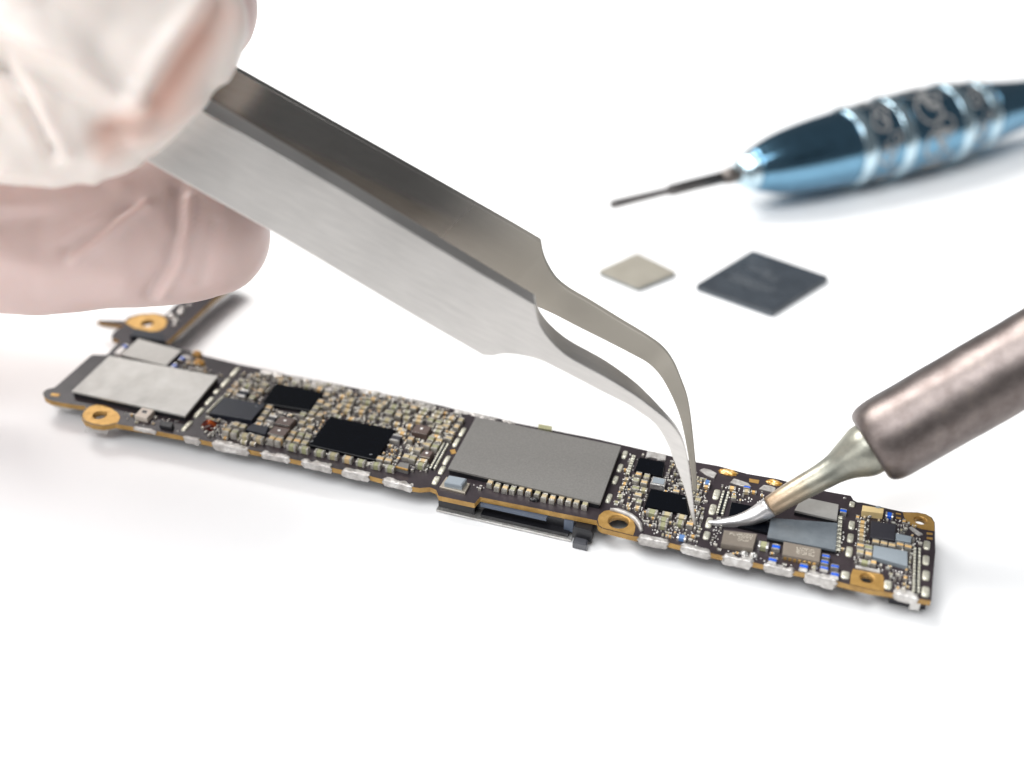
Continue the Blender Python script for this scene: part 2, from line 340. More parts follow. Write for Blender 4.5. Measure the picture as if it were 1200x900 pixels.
# gold legs along the front of the printed chip
m = MB()
for k in range(7):
    c = Q(920 + k * 5.6, 655 + k * 1.25, ZT); m.prism([c + eu * .018 + ev * .03, c - eu * .018 + ev * .03, c - eu * .018 - ev * .02, c + eu * .018 - ev * .02], ZT + .002, ZT + .05, cut=.006)
m.build('pin_row', M['gold'], cB)
for (x, y, h_) in ((300.5, 476, .0805), (434.5, 532.5, .0555), (801.5, 584, .0455), (365, 517.5, .0555)):
    m = MB(); m.prism(circ(x, y, .016, 10, ZT + h_, 1.4, .7), ZT + h_ - .001, ZT + h_ + .001); m.build('pin_mark', M['print'], board)
# brown inductors with a white dot
for q in ([(328.5,487.5),(346.5,491),(339.5,499),(321.5,495.5)], [(321.5,499),(340,502.5),(332.5,511),(314,507)], [(488,496.5),(506,500),(500,509),(482,505.5)], [(497.5,527),(508,529),(503,536),(492,533.5)]):
    o = block('inductor', q, .10, M['browni'], 'brown inductor with a white dot')
    cx = sum(p[0] for p in q) / 4; cy = sum(p[1] for p in q) / 4 - .5
    m = MB(); m.prism(circ(cx, cy, .02, 12, ZT + .10), ZT + .099, ZT + .1025); m.build('dot', M['white'], o)
    m = MB(); p0 = Q(*q[3], ZT + .095); p1 = Q(*q[2], ZT + .095); m.prism([p0 - ev * .006, p1 - ev * .006, p1 + ev * .002, p0 + ev * .002], ZT + .075, ZT + .096); m.build('terminal', M['solder'], o)
# metal-ended film inductors
def ended(px, py, lu, lv, h, body, name='inductor', label=None, ax='v'):
    c = Q(px, py, ZT + h)
    def rect(a0, a1, b0, b1): return [c + eu * a0 + ev * b0, c + eu * a1 + ev * b0, c + eu * a1 + ev * b1, c + eu * a0 + ev * b1]
    b = MB()
    if ax == 'v':
        b.prism(rect(-lu/2, lu/2, -lv*.28, lv*.28), ZT + .001, ZT + h, 0, cut=.004)
        for s in (-1, 1): lo, hi = sorted((s * lv * .27, s * lv * .5)); b.prism(rect(-lu*.52, lu*.52, lo, hi), ZT + .001, ZT + h + .004, 1, cut=.01)
    else:
        b.prism(rect(-lu*.28, lu*.28, -lv/2, lv/2), ZT + .001, ZT + h, 0, cut=.004)
        for s in (-1, 1): lo, hi = sorted((s * lu * .27, s * lu * .5)); b.prism(rect(lo, hi, -lv*.52, lv*.52), ZT + .001, ZT + h + .004, 1, cut=.01)
    o = b.build(name, [body, M['solder']], board); occupy(rect(-lu/2, lu/2, -lv/2, lv/2))
    if label: tag(o, label)
    return o
ended(284.5, 460.5, .14, .17, .06, M['bluechip']); ended(318, 490.5, .12, .14, .06, M['slate']); ended(464, 513, .13, .14, .06, M['slate'])
# crystals
o = block('crystal', [(515,570),(523,558.5),(551,566.5),(545,577.5)], .03, mat('nickel_flange', '#c8beae', metal=.7, rough=.3), 'silver crystal can in front of the dark package')
m = MB(); m.prism(poly([(526,556.5),(547,560.5),(541,568.5),(520.5,564.5)], ZT + .11), ZT + .03, ZT + .11, cut=.014); m.build('can', M['lcan'], o)
o = block('crystal', [(765,558),(781,561),(779,569.5),(762,566.5)], .075, M['solder'], 'small metal crystal can between two black chips')
m = MB(); m.prism(poly([(766.3,559.3),(779.3,561.8),(777.6,567.7),(764.3,565.3)], ZT + .076), ZT + .07, ZT + .079); m.build('lid', M['lcan'], o)
o = block('crystal', [(469,541),(480,543),(478,550),(464,546.5)], .08, M['dcan'])
m = MB(); p0 = Q(464, 546.5, ZT + .08); p1 = Q(478, 550, ZT + .08); m.prism([p0 - ev * .012, p1 - ev * .012, p1 + ev * .006, p0 + ev * .006], ZT + .062, ZT + .083); m.build('band', M['gold'], o)
# capacitors: (x, y of the top centre, length u, length v, height, axis, tone)  in millimetres
V, U = 'v', 'u'
caps = [(310.5,450,.85,1.0,.6,V,0),(305,457,.85,1.0,.6,V,0),(295.5,465,.85,1.0,.6,V,1),(269.5,457.5,.8,.9,.5,V,0),(266,462,.7,.5,.4,U,0),(290.5,451,1.1,.9,.6,U,1),(283,445,.7,.5,.4,U,0),
(315,476.5,.85,1,.6,V,0),(311,483,.85,1,.6,V,0),(306,490,.85,1,.6,V,0),(303,496.2,1,.6,.5,U,0),(276.5,496.5,.85,1,.6,V,0),(284.5,499,.85,1,.6,V,0),(266,503,.85,1.1,1,V,0),(275,505.2,.85,1.1,1,V,0),
(287,508.5,1.25,.7,1,U,0),(303.5,512,1.35,.75,.9,U,0),(286,516,.9,.6,.5,U,0),(296.5,518.5,.8,.5,.4,U,0),(248,491.5,1,.7,.6,U,0),(318.5,512.5,.85,1.1,1,V,0),(326.5,514.5,.85,1.1,1,V,0),
(329,444.5,1,.7,.5,U,0),(345,448,.9,.5,.4,U,0),(360,451.5,1.1,.7,.5,U,0),(374.5,454.7,1.1,.8,.5,U,0),(383,461.5,.8,1,.6,V,0),(375.5,470,.85,1,.6,V,0),(383.5,474,.85,1,.7,V,0),(370.5,477,.85,1,.6,V,0),
(365.5,483.5,.85,1,.6,V,0),(374.5,485.5,.85,1,.7,V,0),(354.5,485,.85,1,.6,V,1),(363.5,490.5,1,.6,.6,U,1),(354,494.5,.85,1,.6,V,0),(363.5,500,.85,1,.6,V,0),(355,503,1,.6,.5,U,0),(343.5,506.5,.85,1,.6,V,0),
(352.5,508.5,.85,1,.6,V,1),(361.3,510.5,.8,1,.6,V,0),(339.5,486,.6,.6,.5,V,0),(339,514,.85,1,.6,V,0),(348,515.8,.85,1,.6,V,0),(357,518,.85,1,.6,V,0),(342,520.8,1.35,.7,.9,U,1),(357,524,1.25,.7,.9,U,1),
(374.5,528,1.3,.75,.8,U,1),(390.5,531.5,1.3,.75,.8,U,0),(407.5,535.7,1.3,.75,.8,U,0),(423,539.5,1.2,.75,.8,U,1),(445.5,536.5,.9,.9,.6,V,0),(455,538.5,.9,.9,.6,V,0),(441,543,1.2,.75,.8,U,1),(457.5,546.5,1.2,.75,.8,U,1),
(408.5,460.5,1.1,.7,.5,U,0),(401.5,463.8,1,.6,.5,U,0),(412,468,.9,.9,.6,U,0),(408.5,474.3,1.1,.65,.6,U,0),(406.5,480,1.1,.8,.6,U,0),(392,482,.9,1,.6,V,0),(398,475,.9,.9,.6,U,0),(411,490,1.1,.5,.4,U,0),(396,487,1,.5,.4,U,0),
(437.5,466.5,1.1,.7,.6,U,0),(431,470.3,1.1,.7,.6,U,1),(426,476.7,1.1,.65,.6,U,0),(423.5,481.3,1.1,.65,.6,U,0),(450.5,471.5,.9,.9,.6,U,0),(445,475.3,1.1,.7,.6,U,0),(436.5,487.5,1.1,.7,.6,U,0),(454,491,1.2,.8,.6,U,0),
(462,475.5,1.1,.9,.6,U,1),(457,482.5,.85,1,.6,V,1),(467,485.5,.85,1,.6,V,0),(474.5,475,.85,1,.6,V,0),(485,477,.85,1,.6,V,0),(477,481.5,1,.6,.6,U,0),(477,488.5,1,.7,.6,U,0),(498.5,479,1.1,.6,.6,U,0),(495.5,483.3,1.1,.6,.6,U,0),
(491.5,487.7,1.1,.6,.6,U,0),(490.5,492.3,1.2,.6,.6,U,0),(514,482.5,1.1,.6,.6,U,0),(511,487,1.1,.6,.6,U,0),(504.5,491.5,.8,1,.6,V,1),(514,494,.85,.9,.6,V,1),(513,504.5,1.1,.6,.6,U,0),(515.5,499.7,1.1,.6,.6,U,0),
(511,510.5,1.1,.6,.6,U,0),(505,513.5,.85,1.1,.7,V,1),(514.5,515.5,.85,1.1,.7,V,0),(501,520.3,.85,1,.7,V,0),(510,522.5,.85,1.2,.8,V,1),(481,513.5,.8,1,.7,V,0),(490,526,.85,1,.7,V,0),(482,525,.8,.6,.5,U,0),
(469,502.5,1.1,.6,.5,U,0),(471.5,506.7,1.1,.6,.5,U,0),(465,495.5,.9,.6,.5,U,0),(480,498,.9,.6,.6,U,0),(529,489,1.1,.6,.6,U,0),(524.5,493.5,.9,.7,.6,U,0),(522.5,498.5,.85,.9,.6,V,0),(535,499,.7,1,.6,V,0),(540,491.5,.7,1,.6,V,0),
(529,506.5,.8,.9,.6,V,0),(526,512.5,.9,.8,.6,V,0),(496,538.7,1.1,.6,.8,U,1),(493,543.2,1.2,.7,.8,U,1),(483.5,536,.85,1.1,.7,V,0),(476,534,.8,1,.6,V,0),
(748.5,555,.75,.75,.6,V,0),(758,557.5,.75,.9,.6,V,0),(745.5,562,.8,.8,.5,V,1),(755,564.5,.8,.8,.6,V,0),(745,571.2,.9,.8,.5,V,1),(754.5,573,.9,.7,.5,U,0),(748,579,.9,.8,.5,V,0),(749,587,.7,.8,.5,V,0),(747,594,.7,.6,.4,U,0),
(734.5,560.5,.6,.5,.4,U,1),(732,566,.6,.5,.4,U,1),(729,571,.6,.5,.4,U,0),(727,580.5,.7,.6,.4,U,0),(792.5,575,.8,.7,.4,V,0),(764.5,598.8,1.3,.9,.7,U,1),(782,601.5,1.2,.7,.6,U,0),(778,607.8,1.1,.8,.6,U,1),(777,614,1.0,.9,.6,U,1),
(799,604.7,1.2,.8,.6,U,0),(797,611.5,.9,.9,.6,U,1),(808.5,613.5,.8,.8,.6,V,0),(818,585,.7,1,.5,V,0),(816,570,.8,1.3,.6,V,0),(828,569,.8,.6,.4,U,0),
(1011,611,.85,.5,.5,U,1),(1010.5,616,.85,.5,.5,U,1),(1010,621,.85,.5,.5,U,1),(1009.8,626,.85,.5,.5,U,1),(1009.5,631,.85,.5,.5,U,1),(1008.5,638.5,.8,.8,.5,V,0),(1008.3,646,.8,.9,.5,V,0),(1018,641,.9,.9,.5,V,1),(1018,648.5,.75,1,.5,V,0),
(1013.5,657.8,1.3,.6,.5,U,1),(1026.5,634,.8,.8,.6,V,1),(1036,636,.8,.8,.6,V,1),(1045.5,638.2,.8,.8,.6,V,1),(1055,637.5,.8,.8,.6,V,1),(1064.5,640,.8,.8,.6,V,1),(1024,658.5,.6,.8,.5,V,0),(875,574.5,.8,.6,.5,U,1),(858,571,.9,.6,.5,U,1),(860,582,.6,.7,.4,V,1)]
for i, (x, y) in enumerate([(574.4,564.4),(582.8,568.5),(592,570.6),(601,572),(611,572),(620,574),(630,576.6),(638,580.6),(647.5,582.8),(657.8,583),(667,585),(676,587),(685.6,590)]):
    caps.append((x, y, .68, 1.0, .75, V, 0))
caps.sort(key=lambda c: -c[2] * c[3])
def unitcap(body, n):
    b = MB()
    def rr(x0, x1, k, z1, mi, c):
        b.prism([(x0, -.5 * k), (x1, -.5 * k), (x1, .5 * k), (x0, .5 * k)], 0, z1, mi, cut=c)
    rr(-.27, .27, .94, .95, 0, .05); rr(-.5, -.26, 1, 1, 1, .09); rr(.26, .5, 1, 1, 1, .09)
    me = mesh(b.v, b.f, b.m); bm = bmesh.new(); bm.from_mesh(me); bmesh.ops.recalc_face_normals(bm, faces=bm.faces); bm.to_mesh(me); bm.free()
    for m_ in (body, M['solder'] if 0 else M['capend']): me.materials.append(m_)
    return me
M['capend'] = mat('capacitor_end', '#ccc8bf', metal=.7, rough=.3, cols=['#aaa497', '#e6e3dc'], vscale=30, bump=.8, bscale=50)
protos = [unitcap(M['capbody'], 0), unitcap(M['capgrn'], 1)]
extra = MB()
bl = board.location
for i, (x, y, lu, lv, h, ax, tone) in enumerate(caps):
    lu, lv, h = lu * .1, lv * .1, h * .1
    c = Q(x, y, ZT + h); jr = R.uniform(-.04, .04)
    rot = TU + jr + (math.pi / 2 if ax == V else 0)
    L, W = (lv, lu) if ax == V else (lu, lv)
    occupy([c + eu * lu / 2 + ev * lv / 2, c - eu * lu / 2 - ev * lv / 2], .002)
    if i < 100:
        o = bpy.data.objects.new('capacitor', protos[tone]); C.objects.link(o); o.parent = board
        o.location = (c.x - bl.x, c.y - bl.y, ZT + .001); o.rotation_euler = (0, 0, rot); o.scale = (L, W, h)
        o['group'] = 'small ceramic capacitors on the circuit board'
    else:
        mt = Matrix.Translation((c.x, c.y, ZT + .001)) @ Matrix.Rotation(rot, 4, 'Z') @ Matrix.Diagonal((L, W, h, 1))
        me = protos[tone]
        extra.add([mt @ v.co for v in me.vertices], [tuple(p.vertices) for p in me.polygons]); extra.m[-len(me.polygons):] = [p.material_index for p in me.polygons]
M['capbody_j'] = randmat('capacitor_bodies', ['#a39c7c', '#cbb185', '#b3a486', '#d6b076', '#a09f84'], island=True)
tag(extra.build('capacitor', [M['capbody_j'], M['capend']], board), kind='stuff')
# blue and white chip parts
for (x, y, lu, lv) in [(909.5,640.5,.9,.9),(905.5,656,.9,.8),(942,663.5,.9,.9),(968,651.5,.85,.6),(966.5,658.5,.85,.7),(966,665.5,.85,.6),(978.5,663.5,.85,.6),(978.5,673,.85,.8),(988.5,598.5,.75,.8)]:
    ended(x, y, lu * .1, lv * .1, .05, M['blue'], 'inductor', 'bright blue chip inductor with white ends')
ended(1042.5, 602.5, .09, .08, .05, M['blue'], 'inductor', 'bright blue chip inductor with white ends', 'u')
ended(875.5, 570.5, .08, .05, .05, M['blue'], 'inductor', 'bright blue chip inductor with white ends')
ended(799, 628.5, .11, .07, .05, M['pblue'], 'inductor', 'pale blue chip inductor', 'u'); ended(829, 564.5, .08, .08, .06, M['pblue'], 'inductor', 'pale blue chip inductor', 'u')
for (x, y) in [(213, 419.5), (204, 428), (146, 405.5)]: ended(x, y, .07, .1, .05, M['blue'], 'inductor', 'bright blue chip inductor with white ends')
ended(895, 637.5, .12, .1, .07, M['capgrn'], 'inductor', 'squat tan part between the printed chips', 'u')
# white ceramic pieces and loose plates soldered flat
def slab(pts, h, m, name='solder_plate', label=None): return block(name, pts, h, m, label, cut=.004)
slab([(134,413),(141,406.5),(147,408),(140,415.5)], .06, M['white'])
for q in ([(820,550.5),(825,548.5),(833,550.5),(840,554.5),(837,560),(828,556.5)], [(855.5,565),(860,560.5),(869,563),(877,566),(880.5,570),(870,569.5)], [(889.5,572.5),(895,568),(903,569),(909,571.5),(908,577)], [(1065,617.5),(1068,616.8),(1082,626),(1077,627.3),(1072,624)], [(1003,662),(1031.5,668),(1031.5,671.5),(1002.5,665)], [(759,528),(781,532.5),(780,539),(771,538.5),(769,536.5),(762,535.5),(756.5,536.5)]):
    slab(q, .02, M['crust'], 'solder_plate')
o = slab([(1011,592),(1036,596),(1035,601.8),(1010.5,598.8)], .09, M['cream'], 'antenna_clip', 'cream block at the far edge')
m = MB(); m.prism(circ(1029, 594.5, .035, 12, ZT + .09, 1, .5), ZT + .089, ZT + .096); m.build('button', M['lcan'], o)
o = slab([(631,496.5),(647,499.5),(646,504),(630.5,501)], .09, mat('pale_clip', '#c5c39c', metal=.6, rough=.35), 'antenna_clip', 'thin pale metal clip at the far edge')
for q in ([(878,560.5),(890,562.5),(889,566.5),(878,564.5)], [(60,460.5),(71,461.5),(68.5,464.5),(59,463.5)], [(1050,600.6),(1056,601.6),(1056,603.2),(1050,602.4)], [(1050,605.4),(1056,606.4),(1056,608.2),(1050,607.2)], [(1086,623.4),(1093,624.4),(1093,626.6),(1086,625.8)], [(1086,628.8),(1093,629.8),(1093,632.2),(1086,631.2)], [(527,527),(533,526),(535,531),(529,532)]):
    slab(q, .006, M['gold'], 'gold_pad')
# oblong solder pads where the shield fences stood
def padv(mb, x, y, L, W, h=.02, r=TU, tone=0):
    c = Q(x, y, ZT); a = Vector((math.cos(r), math.sin(r), 0)); b = Vector((-a.y, a.x, 0)); n = 10; vs = []; fs = []
    pts = []
    for k in range(16):
        g_ = 2 * math.pi * k / 16; ca, sa = math.cos(g_), math.sin(g_)
        pts.append((W / 2 * math.copysign(abs(ca) ** .5, ca), L / 2 * math.copysign(abs(sa) ** .5, sa)))
    for (k, z) in ((1, .001), (.97, h * .6), (.8, h), (.45, h * 1.12)):
        for p in pts: q = c + a * p[0] * k + b * p[1] * k; jz = R.uniform(-.1, .1) * h if k < .9 else 0; vs.append((q.x, q.y, ZT + z + jz))
    for r_ in range(3):
        for i in range(16): fs.append((r_*16+i, r_*16+(i+1)%16, (r_+1)*16+(i+1)%16, (r_+1)*16+i))
    fs.append(tuple(range(48, 64))); mb.add(vs, fs)
    occupy([c + a * W/2 + b * L/2, c - a * W/2 - b * L/2])
PADS = [(275.5,436.5,.24,.075),(264.5,449,.24,.075),(254,459.5,.12,.08),(245.5,470.5,.2,.08),(233.5,484,.24,.08),(219.5,499.5,.24,.08),
 (542,507,.2,.07),(535,519,.2,.07),(523.5,540,.2,.07),(518,551.5,.17,.075),(511,563.5,.17,.08),(732,533.5,.17,.07),(726.5,549,.17,.07),(721,563,.17,.07),(713.5,584.5,.18,.07),
 (839.5,580,.2,.085),(835,597.5,.2,.085),(831,613,.2,.08),(828,628,.15,.08),(998.5,591.5,.1,.07),(998,616,.16,.075),(996.5,631,.16,.075),(995,647,.18,.08),(990.5,674.5,.13,.1),
 (1040.5,686,.15,.09),(1086,639.5,.16,.08),(1085,657,.17,.08),(1085,675,.17,.085),(1084.5,694,.17,.09)]
for (x, y, L, W) in PADS:
    m = MB(); padv(m, x, y, L, W); o = m.build('solder_pad', M['tin'], board, True); o['group'] = 'oblong solder pads on the circuit board'
# white curved fence beside the middle gold ring
m = MB(); arc = [(715,597),(724,598.3),(732,601),(739,604.5),(745,609),(749.5,615),(752,622.5)]
pts = []
for i, (x, y) in enumerate(arc): pts.append(Q(x, y, ZT + .012))
m.tube(pts, [.02] + [.034] * 5 + [.02], seg=10); o = m.build('solder_fence', M['crust'], board, True); tag(o, 'white curved strip beside the middle gold ring')
# lumpy solder along the edges
def lump(a, b, drop, back, name, h=.007, side=-1):
    """strip hugging the board edge between two photo points"""
    A, B = Q(a[0], a[1], ZT), Q(b[0], b[1], ZT); d = (B - A); L = d.length; d.normalize(); nrm = Vector((-d.y, d.x, 0)) * (1 if side < 0 else -1)
    n = max(8, int(L / .012)); prof = 13; dv = R.uniform(.75, 1.15); drop *= dv; back *= R.uniform(.8, 1.3); vs = []; fs = []; sd = R.random() * 100
    for i in range(n + 1):
        t_ = i / n; e = min(1, min(t_, 1 - t_) * n / 1.6) ; ed = min(1, .25 + e)
        for k in range(prof):
            s = k / (prof - 1)
            # from top surface, over the edge, down the wall
            if s < .45: u_ = 1 - s / .45; p = (back * ed * u_, h * (1 - u_ ** 2) * e + .001)
            else: w = (s - .45) / .55; p = (-.006 - h * .9 * math.sin(w * math.pi) * e, h * (1 - w) * e - w * drop * (.6 + .4 * ed))
            q = A + d * L * t_ + nrm * p[0] + Vector((0, 0, ZT + p[1]))
            q.z = q.z - ZT if False else ZT + p[1]
            nz = noise.noise_vector(Vector((q.x * 9 + sd, q.y * 9, q.z * 9))) * .007 * (.3 + e) + noise.noise_vector(Vector((q.x * 22 + sd, q.y * 22, q.z * 22))) * .007 * e + noise.noise_vector(Vector((q.x * 60 + sd, q.y * 60, q.z * 60))) * .003
            nz += d * noise.noise(Vector((k * .7, sd, 0))) * .05 * (1 - e)
            q = q + nz; q.z = max(q.z, .004); vs.append(q)
    for i in range(n):
        for k in range(prof - 1): fs.append((i*prof+k, i*prof+k+1, (i+1)*prof+k+1, (i+1)*prof+k))
    fs.append(tuple(range(prof))); fs.append(tuple(reversed(range(n*prof, (n+1)*prof))))
    m = MB(); m.add(vs, fs); o = m.build(name, M['crust'], board, True); o['group'] = 'solder lumps along the board edges'; return o
for a, b, dr, bk in [((216,512),(234,515.5),.11,.05),((250,519),(291,527.5),.11,.09),((306,530.5),(338,537),.1,.05),((354,541),(388,548.3),.11,.06),((402,551.5),(433,558),.11,.07),((449,562.5),(482,570.7),.11,.06),
    ((749,629.5),(783,636.5),.11,.05),((799,640.5),(832,648.5),.12,.06),((848,652),(881,659),.12,.07),((896,662.5),(930,669),.12,.06),((945,672),(980,681.3),.12,.06),((1048,695.3),(1076,702),.12,.08),((157,500.5),(183,505.5),.06,.02)]:
    lump(a, b, dr, bk, 'edge_solder')
for a, b, bk in [((308,432.5),(334,439),.11),((343,440.5),(366,445),.11),((367,445.2),(401,451.8),.15),((423,456),(455,462.7),.09),((456,463),(478,467.5),.1),((481,468),(511,474.3),.12),((533,480),(583,490.5),.07),((590,492.3),(604,495.7),.03)]:
    lump(a, b, .03, bk, 'edge_solder', side=1)
# flux and resin
def blob(px, py, rx, ry, h, m, name, lab=None, k=3, amp=.3):
    bm = bmesh.new(); bmesh.ops.create_icosphere(bm, subdivisions=4, radius=1); c = Q(px, py, ZT); sd = R.random() * 50
    for v in bm.verts:
        q = v.co * (1 + amp * noise.noise(v.co * k + Vector((sd, 0, 0))))
        w = c + eu * q.x * rx + ev * q.y * ry; v.co = (w.x, w.y, ZT + max(q.z, -.05) * h)
    o = link(name, frombm(bm), m, board, True)
    if lab: tag(o, lab)
    return o
blob(246, 500, .12, .1, .09, M['amber'], 'resin_drop', 'glossy amber red resin lump near the silver shield', 1.3, .2)
blob(853, 554, .12, .06, .035, M['flux'], 'flux_residue', 'golden flux left at the far edge'); blob(907, 566, .1, .05, .035, M['flux'], 'flux_residue', 'golden flux beside the iron')
blob(231.6, 416.5, .075, .05, .07, M['flux'], 'antenna_contact', 'gold contact beside the grey shield'); blob(234, 426.5, .085, .055, .07, M['flux'], 'antenna_contact', 'gold contact beside the grey shield')
blob(221, 421, .07, .05, .05, M['crust'], 'solder_drop'); blob(626, 586.5, .06, .03, .04, M['plastic'], 'resin_drop', 'black resin drop in the capacitor row')
for (x, y, r_) in [(214,362,.05),(222,357,.04),(158,390,.03),(205,381,.04),(314,499,.045),(872,649,.045),(883,651.5,.05),(954.5,665.5,.035),(990,584,.02),(1018,604,.06),(201,371.5,.07),(212,367,.06),(206,376,.05),(831,615,.035)]: blob(x, y, r_, r_*.8, r_*.8, M['solder'], 'solder_drop')
m = MB()   # comb of fine pins: paired rails
def rails(p0, p1, n, gap, mat_=None):
    a, b = Q(*p0, ZT), Q(*p1, ZT); d = (b - a).normalized(); nn = Vector((-d.y, d.x, 0)); mm = MB()
    for s in (-1, 1):
        for k in range(n):
            c = a.lerp(b, (k + .5) / n) + nn * gap * s; l = (b - a).length / n * .36
            mm.prism([c - d*l - nn*.014, c + d*l - nn*.014, c + d*l + nn*.014, c - d*l + nn*.014], ZT + .001, ZT + .035, cut=.006)
    mm.prism([a - nn*gap*.6, b - nn*gap*.6, b + nn*gap*.6, a + nn*gap*.6], ZT + .001, ZT + .028, 1); occupy([a, b], gap)
    return mm.build('pin_strip', [M['tin'], M['plastic']], board)
rails((523,521), (506.5,551), 12, .026); rails((1074.5,643), (1073,696), 14, .026); rails((851,577), (843,604), 9, .03); rails((984.5,606), (981.5,648), 9, .012); rails((743,535),(735,558), 8, .01); rails((262,466),(243,485), 10, .006)
# tiny resistors and solder dots in the crowded areas: beyond counting
def inside(p, poly_):
    c = False; n = len(poly_)
    for i in range(n):
        (x1, y1), (x2, y2) = poly_[i], poly_[(i + 1) % n]
        if (y1 > p[1]) != (y2 > p[1]) and p[0] < (x2 - x1) * (p[1] - y1) / (y2 - y1) + x1: c = not c
    return c
def free(p, hu, hv):
    u_, v_ = uv(p)
    for (a, b, c_, d) in grid.get((math.floor(u_ / CELL), math.floor(v_ / CELL)), ()):
        if u_ + hu > a and u_ - hu < b and v_ + hv > c_ and v_ - hv < d: return False
    return True
tiny = MB(); dots = MB()
REG = [([(236,500),(262,465),(285,438),(330,442),(400,454),(470,468),(540,486),(520,530),(505,553),(460,552),(380,534),(300,519),(245,512)], 9000, .85),
 ([(738,531),(823,549),(830,560),(820,590),(812,636),(765,626),(745,600),(720,593),(730,560)], 2500, .6), ([(822,556),(833,562),(825,600),(816,640),(806,632)], 700, .6),
 ([(846,568),(895,578),(905,595),(870,588),(852,586),(842,612),(838,612)], 260, .4), ([(843,640),(885,646),(912,638),(914,655),(975,668),(975,674),(840,648)], 200, .3), ([(836,616),(846,620),(842,640),(832,640)], 60, .4),
 ([(1003,604),(1040,602),(1082,622),(1078,697),(1050,690),(1040,672),(1001,661)], 2000, .6), ([(183,481),(216,491),(209,507),(150,494),(141,482),(156,480)], 110, .35), ([(205,418),(226,412),(240,430),(262,440),(255,446),(215,432)], 160, .5),
 ([(535,560),(572,563),(566,575),(552,570)], 60, .3), ([(985,603),(991,604),(988,650),(980,652)], 60, .3)]
for pl, n, frac in REG:
    x0, x1 = min(p[0] for p in pl), max(p[0] for p in pl); y0, y1 = min(p[1] for p in pl), max(p[1] for p in pl)
    for _ in range(n):
        p = (R.uniform(x0, x1), R.uniform(y0, y1))
        if not inside(p, pl): continue
        c = Q(p[0], p[1], ZT)
        if R.random() < frac:
            a, b = (.024, .013) if R.random() < .5 else (.013, .024)
            if R.random() < .25: a *= 1.5; b *= 1.5
            if not free(c, a, b): continue
            h = R.uniform(.02, .04); occupy([c + eu*a + ev*b, c - eu*a - ev*b], .002)
            rot = (b > a); L, W = (b, a) if rot else (a, b); X, Y = (ev, -eu) if rot else (eu, ev)
            for (s0, s1, k, mi) in ((-.5, .5, .9, 0), (-1, -.5, 1, 1), (.5, 1, 1, 1)):
                tiny.prism([c + X*L*s0 - Y*W*k, c + X*L*s1 - Y*W*k, c + X*L*s1 + Y*W*k, c + X*L*s0 + Y*W*k], ZT + .001, ZT + h * (1 if mi else .93), mi, cut=.003)
        else:
            r_ = R.uniform(.008, .015)
            if not free(c, r_, r_): continue
            occupy([c + eu*r_, c - eu*r_], .004); dots.ball((c.x, c.y, ZT), r_, sq=(1, 1.2, .8), seg=8, rings=4)
tag(tiny.build('resistor', [M['capbody_i'], M['capend']], board), kind='stuff')
tag(dots.build('solder_dot', M['solder'], board, True), kind='stuff')
# underside: card slot, latch, boxes added to deepen the shadow
slot = empty('card_slot', (0, 0, 0)); slot.parent = board; slot.location = -board.location
tag(slot, 'black card slot with a thin steel base hanging under the front edge')
def prz(pts, z, z0, z1, m, name, par, label=None, cut=0):
    b = MB(); b.prism([Q(x, y, z) for x, y in pts], z0, z1, cut=cut); o = b.build(name, m, par)
    if label: tag(o, label)
    return o
prz([(511,597),(669,633),(700,560),(560,520)], .045, .02, .045, M['solder'], 'base_plate', slot)
prz([(563,590.5),(640,607.5),(646,598),(568,580)], .25, .205, .25, M['bplastic'], 'guide_rail', slot)
prz([(563,597),(666,620),(690,570),(590,550)], .18, .05, .10, M['plastic'], 'inner_tray', slot)
prz([(520,575),(690,614),(700,590),(530,550)], .25, .07, .25, M['plastic'], 'housing', slot)
prz([(514,593.5),(556,603),(566,575),(524,565)], .05, .046, .25, M['plastic'], 'end_block', slot)
prz([(661,609.5),(672,612),(676,602),(664,599)], .25, .08, .25, M['bplastic'], 'end_post', slot)
lt = prz([(671,618),(694,623.5),(697,612),(676,607)], .25, .09, .25, M['plastic'], 'latch', slot, 'dark latch block at the end of the slot', cut=.02)
prz([(671,634.5),(688,638.5),(690,631),(673.5,627)], .11, .012, .11, mat('smoked_plastic', '#4a4b50', rough=.25, coat=.5), 'release_tab', lt, cut=.02)
und = [((110,468),(200,486),(235,455),(150,440)), ((240,500),(300,512),(330,478),(275,468)), ((330,515),(500,553),(515,520),(350,487)), ((755,615),(880,645),(885,595),(765,568)), ((900,650),(985,668),(985,620),(905,603)), ((1045,690),(1088,698),(1088,645),(1048,638))]
for q in und: prz(q, .25, .03, .254, M['slate'], 'shadow_box', board, cut=.01)  # unseen boxes added so the shadow under the board is darker
for (x, y) in [(67, 470), (1073, 706)]:
    prz([(x-6, y-1), (x+6, y+1), (x+8, y-6), (x-4, y-8)], .2, .08, .254, M['solder'], 'contact_foot', board, cut=.02)
m = MB()
for k in range(9):
    c = Q(103 + k*3.0, 498.5 + k*.35, .25); m.tube([c + Vector((0,0,0)), c + Vector((-.03,-.02,-.06)), c + Vector((-.05, .0, -.1))], [.009]*3, seg=6)
tag(m.build('pin_comb', M['solder'], board, True), 'comb of fine bright pins under the gold lobe')
m = MB()
for k in range(12):
    c = Q(113 + k*2.6, 378 + k*.7, .25); m.tube([c, c + Vector((-.02,-.02,-.06))], [.008]*2, seg=6)
m.build('pin_comb', M['solder'], board, True)
